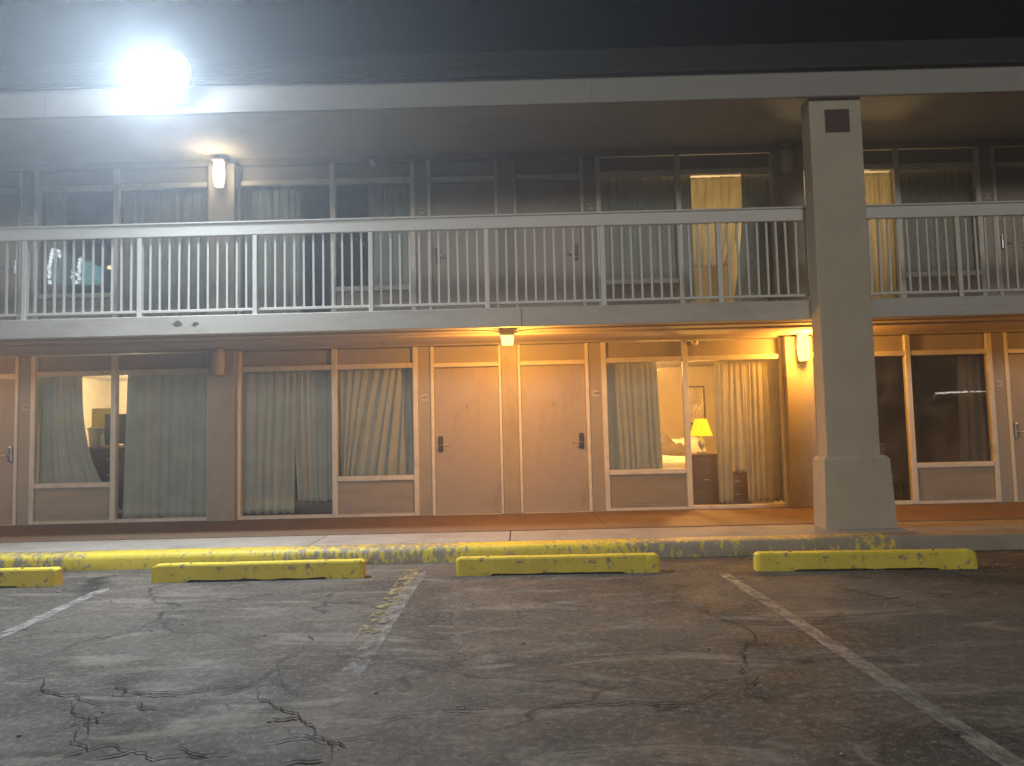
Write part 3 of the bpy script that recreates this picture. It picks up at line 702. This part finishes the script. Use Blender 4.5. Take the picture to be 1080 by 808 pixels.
def heap(name, x0, x1, y0, y1, z0, h, m, parent, seed, freq=3.0, power=.35):
    """soft rounded cloth heap on a grid, closed underneath"""
    b = MB(); n = 30; g = []
    for j in range(n + 1):
        row = []
        for i in range(n + 1):
            u, v = i / n, j / n
            e = (max(0, 16 * u * (1 - u) * v * (1 - v))) ** power
            p = Vector((u * freq, v * freq, seed))
            hh = h * e * (.72 + .45 * mathutils.noise.noise(p) + .18 * mathutils.noise.noise(p * 2.7))
            row.append(b.bm.verts.new((x0 + (x1 - x0) * u, y0 + (y1 - y0) * v, z0 + hh)))
        g.append(row)
    for r0, r1 in zip(g, g[1:]):
        for i in range(n): b.bm.faces.new((r0[i], r0[i + 1], r1[i + 1], r1[i]))
    edge = g[0] + [r[-1] for r in g[1:]] + g[-1][-2::-1] + [r[0] for r in g[-2:0:-1]]
    b.bm.faces.new(edge)
    return b.build(name, m, parent, smooth=True)
def cabinet(x0, x1, y0, y1, z1, drawers, label, cat, name):
    r = empty(name, ((x0 + x1) / 2, (y0 + y1) / 2, FL), label, cat)
    MB().box(x0, x1, y0, y1, FL - .018, z1 - .03, .006).build('carcass', M['wood'], r)
    MB().box(x0 - .012, x1 + .012, y0 - .015, y1 + .01, z1 - .029, z1, .008).build('top', M['wood_mid'], r)
    h = (z1 - .06 - FL - .05) / drawers
    for k in range(drawers):
        z = FL + .05 + k * h
        d = MB().box(x0 + .02, x1 - .02, y0 - .014, y0 - .001, z + .01, z + h - .01, .004).build('drawer', M['wood'], r)
        MB().box((x0 + x1) / 2 - .04, (x0 + x1) / 2 + .04, y0 - .028, y0 - .015, z + h / 2 - .006, z + h / 2 + .006, .003).build('pull', M['steel'], d)
    return r
def table_lamp(x, y, z, shade, label, r0=.17, r1=.085, hs=.26):
    r = empty('table_lamp', (x, y, z), label, 'table lamp')
    MB().lathe((x, y, z), [(.075, 0), (.08, .012), (.03, .03), (.018, .05), (.045, .10), (.055, .14), (.04, .19), (.014, .22), (.012, .29)], 20).build('base', M['steel'], r, smooth=True)
    b = MB(); b.lathe((x, y, z + .25), [(r0, 0), (r1, hs)], 28)
    b.build('lamp_shade', M[shade], r, smooth=False)
    return r
# room 109
cabinet(2.50, 2.87, 11.17, 11.55, .92, 1, 'dark nightstand under the yellow table lamp in room 109', 'nightstand', 'nightstand')
table_lamp(2.685, 11.36, .92, 'shade', 'lit table lamp with a yellow shade on the nightstand in room 109', .165, .085, .25)
lamp_light('lamp_light', (2.69, 11.36, 1.62), (1, .50, .12), 75, .08)
lamp_light('lamp_light', (2.3, 12.6, 2.3), (1, .52, .14), 230, .15)
cabinet(2.92, 3.36, 11.22, 11.6, .66, 2, 'low dark cabinet half hidden behind the pale drapes in window 109', 'cabinet', 'low_cabinet')
bed = empty('bed', (2.4, 13.2, FL), 'unmade bed with white pillows and a brown blanket in the lit room 109', 'bed')
MB().box(1.25, 3.3, 12.25, 14.2, FL - .018, .45, .02).build('bed_base', M['wood'], bed)
MB().box(1.24, 3.31, 12.24, 14.21, .452, .78, .06, 3).build('mattress', M['linen'], bed, smooth=False)
heap('sheet', 1.25, 3.25, 12.3, 13.2, .74, .14, M['linen'], bed, 2.0)
heap('blanket', 1.5, 2.9, 12.75, 13.6, .78, .46, M['blanket'], bed, 5.0, 3.5)
heap('pillow', 1.6, 2.4, 13.35, 13.95, .80, .42, M['linen'], bed, 9.0, 1.5)
heap('pillow', 2.5, 3.25, 13.3, 13.9, .80, .46, M['linen'], bed, 11.0, 1.5)
pf = empty('wall_picture', (3.45, 14.93, 1.75), 'framed faded picture on the orange lit wall of room 109', 'picture')
MB().box(3.22, 3.62, 14.90, 14.935, 1.38, 2.12, .006).build('frame', M['wood'], pf)
MB().box(3.25, 3.59, 14.892, 14.899, 1.41, 2.09).build('print', M['art'], pf)
# room 105
cabinet(-6.62, -5.30, 11.17, 11.6, 1.222, 4, 'tall dark dresser behind the small pane of window 105', 'dresser', 'dresser')
bk = empty('ice_bucket', (-6.255, 11.32, 1.222), 'white lidded bucket on the dresser in the lit room 105', 'bucket')
MB().lathe((-6.255, 11.32, 1.222), [(.072, 0), (.078, .01), (.10, .25), (.102, .26)], 24).build('body', M['linen'], bk, smooth=True)
MB().lathe((-6.255, 11.32, 1.483), [(.118, 0), (.118, .012), (.09, .03), (.012, .04), (.012, .055)], 24).build('lid', M['white'], bk)
bt = empty('water_bottle', (-6.11, 11.28, 1.222), 'small clear bottle beside the white bucket on the dresser', 'bottle')
MB().lathe((-6.12, 11.27, 1.222), [(.028, 0), (.03, .01), (.03, .13), (.012, .17), (.012, .19)], 16).build('body', M['white'], bt, smooth=True)
MB().lathe((-6.12, 11.27, 1.4125), [(.014, 0), (.014, .02)], 12).build('cap', M['steel'], bt)
yc = empty('framed_card', (-6.25, 11.52, 1.222), 'yellow framed card standing behind the white bucket in room 105', 'picture')
MB().box(-6.42, -6.12, 11.50, 11.515, 1.224, 1.80, .004).build('card', M['yellow_card'], yc)
MB().box(-6.32, -6.22, 11.516, 11.58, 1.224, 1.40, .004).build('stand', M['wood'], yc)
tv = empty('television', (-5.9, 11.36, 1.222), 'grey television on the dresser in room 105', 'television')
MB().box(-6.13, -5.52, 11.33, 11.37, 1.262, 1.70, .008).build('casing', M['black'], tv)
MB().box(-6.115, -5.535, 11.322, 11.329, 1.278, 1.685).build('screen', M['tv'], tv)
MB().box(-5.93, -5.72, 11.29, 11.41, 1.224, 1.238, .003).box(-5.85, -5.8, 11.34, 11.36, 1.239, 1.2615).build('stand', M['black'], tv)
lamp_light('lamp_light', (-6.6, 13.2, 2.2), (1, .80, .45), 260, .15)
def luggage_bench(x0, x1, y0, y1, z1, label):
    r = empty('luggage_bench', ((x0 + x1) / 2, (y0 + y1) / 2, FL), label, 'bench')
    MB().box(x0, x1, y0, y1, z1 - .07, z1, .01).build('top', M['wood'], r)
    for x in (x0 + .03, x1 - .03):
        for y in (y0 + .03, y1 - .03): MB().box(x - .02, x + .02, y - .02, y + .02, FL - .018, z1 - .071).build('leg', M['wood'], r)
    MB().box(x0 + .03, x1 - .03, y0 + .02, y0 + .035, FL + .03, z1 - .08).build('front_board', M['wood'], r)
luggage_bench(-5.36, -4.9, 11.1, 11.45, .35, 'low dark luggage bench under the raised drape in window 105')
luggage_bench(-3.42, -2.66, 11.12, 11.5, .37, 'low dark luggage bench under the shorter drape in window 107')
bn = empty('waste_bin', (-5.62, 11.2, FL), 'small pale waste bin at the lower left of the big pane of window 105', 'bin')
MB().lathe((-5.56, 11.05, FL - .018), [(.075, 0), (.05, .12), (.052, .125)], 18).build('body', M['linen'], bn, smooth=True)
ch = empty('room_chair', (5.25, 11.5, FL), 'brown chair low behind the glass just right of the pillar base', 'chair')
MB().box(5.02, 5.5, 11.15, 11.6, .46, .56, .03, 2).build('seat', M['curtain_dim'], ch)
MB().box(5.02, 5.5, 11.61, 11.69, .50, 1.0, .03, 2).build('backrest', M['curtain_dim'], ch)
for x in (5.05, 5.47):
    for y in (11.19, 11.62): MB().box(x - .02, x + .02, y - .02, y + .02, FL - .018, .459).build('leg', M['wood'], ch)
# lights burning inside the two lit upstairs rooms
lamp_light('lamp_light', (2.9, 11.9, 4.3), (1, .74, .38), 85, .15)
lamp_light('lamp_light', (5.0, 11.9, 4.3), (1, .74, .38), 85, .15)


# ------------------------------------------------------------------ across the lot

# a shop across the lot whose lit upper windows show as a reflection in the upstairs glass
YA = -8.0
KS = (21.3 + 8) / 41.3          # mirror-image scale of the traced reflection
def ks(x, z): return (x * KS, 1.2313 + (z - 1.2313) * KS)
fb = empty('shop_building', (-20, YA - 4, 0), 'dark shop building across the lot with lit teal upper windows', 'building')
MB().box(-26, -14.6, YA - 8, YA - .3, 0, 9.1, .05).build('wall', M['far_wall'], fb)
MB().box(-26.3, -14.3, YA - 8.3, YA, 9.11, 9.35, .05).build('roof_edge', M['far_wall'], fb)
def pane_across(x0, x1, z0, z1, m, name='window'):
    return MB().box(x0, x1, YA - .295, YA - .25, z0, z1).build(name, M[m], fb)


def poly_across(pts, m, name='window'):
    return MB().prism([ks(*p) for p in pts], 'Y', YA - .295, YA - .25).build(name, M[m], fb)
poly_across([(-24.073, 10.141), (-24.095, 11.562), (-23.414, 11.386), (-22.835, 11.055), (-22.719, 10.106)], 'teal')
poly_across([(-25.637, 10.181), (-25.62, 12.129), (-24.992, 12.113), (-24.464, 11.782), (-24.229, 10.145)], 'teal_dim')
poly_across([(-22.522, 10.994), (-22.472, 11.151), (-22.107, 11.141), (-21.74, 11.026), (-21.791, 10.896), (-22.208, 10.933)], 'amber_strip', 'sign_strip')
for x, z in [(-25.41, 12.071), (-25.458, 11.861), (-25.481, 11.651), (-25.529, 11.441), (-25.578, 11.231), (-25.6, 11.021), (-25.544, 10.81), (-25.593, 10.6), (-25.535, 10.284), (-25.095, 12.01), (-25.038, 11.745), (-23.885, 11.504), (-23.934, 11.294), (-23.957, 11.084), (-23.928, 10.873), (-24.029, 10.665), (-23.922, 10.452), (-24.075, 10.246), (-24.24, 10.828), (-24.287, 10.514)]:
    x, z = ks(x, z)
    MB().lathe((x, YA - .1, z), [(.015, -.075), (.055, -.055), (.075, 0), (.055, .055), (.015, .075)], 12).build('bulb', M['bulbs'], fb, smooth=True)

# parked SUV out of frame on the right; seen only as a reflection in window 111
suv = empty('parked_suv', (9.68, 4.4, 0), 'silver parked suv beside the photographer with its nose toward the kerb', 'suv')
sx = 9.68
pf_ = [(1.95, .42), (1.93, .95), (2.02, 1.12), (2.25, 1.86), (2.5, 1.93), (4.6, 1.93), (4.85, 1.86), (5.45, 1.22), (6.45, 1.10), (6.62, .95), (6.68, .50), (6.5, .36), (2.1, .36)]
b = MB(); b.prism(pf_, 'X', sx - .95, sx + .95)
bmesh.ops.bevel(b.bm, geom=b.bm.edges[:], offset=.07, segments=3, affect='EDGES')
b.build('body', M['car'], suv, smooth=False)
MB().tube([(sx - .78, 4.88, 1.93), (sx - .1, 4.88, 1.945)], .018).build('roof_light_bar', M['led'], suv)  # added glowing rods in place of light glinting off the roof edge
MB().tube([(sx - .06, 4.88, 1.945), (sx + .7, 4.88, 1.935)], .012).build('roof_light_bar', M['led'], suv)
MB().tube([(sx - .80, 4.89, 1.90), (sx - .965, 4.90, 1.44)], .008).build('windscreen_trim', M['led_dim'], suv)  # added glowing rod, imitates the highlight running down the pillar
MB().prism([(5.40, 1.245), (4.90, 1.83), (4.915, 1.84), (5.43, 1.255)], 'X', sx - .76, sx + .76).build('windscreen', M['car_glass'], suv)
for q in (-1, 1):
    MB().prism([(5.2, 1.2), (4.78, 1.76), (2.5, 1.76), (2.3, 1.2)], 'X', sx + q * .952, sx + q * .958).build('side_window', M['car_glass'], suv)
    MB().box(sx + q * .62 - .2, sx + q * .62 + .2, 6.60, 6.70, .78, .95, .03, 2).build('headlight', M['headlamp'], suv)
    MB().box(sx + q * 1.06 - .1, sx + q * 1.06 + .1, 5.0, 5.12, 1.2, 1.36, .03, 2).build('mirror', M['car'], suv)
    for y in (2.85, 5.75):
        t = MB().lathe((sx + q * .86, y, .37), [(.20, -.11), (.35, -.11), (.37, -.07), (.37, .07), (.35, .11), (.20, .11)], 28, 'X').build('wheel', M['rubber'], suv)
        MB().lathe((sx + q * .86, y, .37), [(.02, -.10), (.205, -.09), (.205, .09), (.02, .10)], 20, 'X').build('rim', M['steel'], t)
MB().box(sx - .5, sx + .5, 6.66, 6.71, .55, .92, .02).build('grille', M['black'], suv)
MB().box(sx - .92, sx + .92, 6.55, 6.76, .38, .54, .04, 2).build('bumper', M['car'], suv)


# ------------------------------------------------------------------ haze
hz = MB().box(-36, 36, -36, 36, -1.0, 9.6).build('haze', M['black'])
m = bpy.data.materials.new('night haze'); m.use_nodes = True; m.node_tree.nodes.clear()
v = m.node_tree.nodes.new('ShaderNodeVolumePrincipled'); v.inputs['Color'].default_value = (.78, .89, 1, 1)
v.inputs['Density'].default_value = .0078; v.inputs['Anisotropy'].default_value = .6
o_ = m.node_tree.nodes.new('ShaderNodeOutputMaterial'); m.node_tree.links.new(v.outputs[0], o_.inputs['Volume'])
hz.data.materials.clear(); hz.data.materials.append(m); tag(hz, kind='stuff', label='thin humid night haze around the lamps', cat='haze')

# ------------------------------------------------------------------ world, sun, camera
w = bpy.data.worlds.new('World'); sc.world = w; w.use_nodes = True
nt = w.node_tree; bg = nt.nodes['Background']; sky = nt.nodes.new('ShaderNodeTexSky'); sky.sky_type = 'NISHITA'; sky.sun_disc = False
sky.sun_elevation = R(-9); sky.sun_rotation = R(190); nt.links.new(sky.outputs[0], bg.inputs[0]); bg.inputs[1].default_value = .01
sun = bpy.data.lights.new('sun', 'SUN'); sun.energy = .90; sun.angle = R(11); sun.color = (1, .955, .89)
so = bpy.data.objects.new('sun', sun); C.objects.link(so)
so.rotation_euler = Vector((.008, 1, -.20)).to_track_quat('-Z', 'Y').to_euler()

cam = bpy.data.cameras.new('camera'); co = bpy.data.objects.new('camera', cam); C.objects.link(co)
f, pt, yw, rl, H = 809.75, .0693, .0073, -.0240, 1.2313
cam.sensor_fit = 'HORIZONTAL'; cam.sensor_width = 36; cam.lens = f / 1080 * 36; cam.clip_end = 500; cam.clip_start = .05
r = Vector((math.cos(yw), math.sin(yw), 0)); fw = Vector((-math.sin(yw), math.cos(yw), 0))
fwd = fw * math.cos(pt) + Vector((0, 0, 1)) * math.sin(pt); U = r.cross(fwd)
cr, sr = math.cos(rl), math.sin(rl)
r2 = cr * r + sr * U; u2 = -sr * r + cr * U
mw = Matrix((( r2.x, u2.x, -fwd.x, 0), (r2.y, u2.y, -fwd.y, 0), (r2.z, u2.z, -fwd.z, H), (0, 0, 0, 1)))
co.matrix_world = mw; sc.camera = co

sc.view_settings.view_transform = 'Standard'; sc.view_settings.look = 'None'; sc.view_settings.exposure = 0; sc.view_settings.gamma = 1
sc.view_settings.use_curve_mapping = False
sc.render.engine = 'CYCLES'; cy = sc.cycles
cy.use_denoising = True; cy.denoising_prefilter = 'FAST'; cy.max_bounces = 6; cy.diffuse_bounces = 3; cy.glossy_bounces = 3; cy.transparent_max_bounces = 12; cy.volume_bounces = 0
cy.sample_clamp_indirect = 2; cy.sample_clamp_direct = 0; cy.caustics_reflective = False; cy.caustics_refractive = False; cy.use_light_tree = True
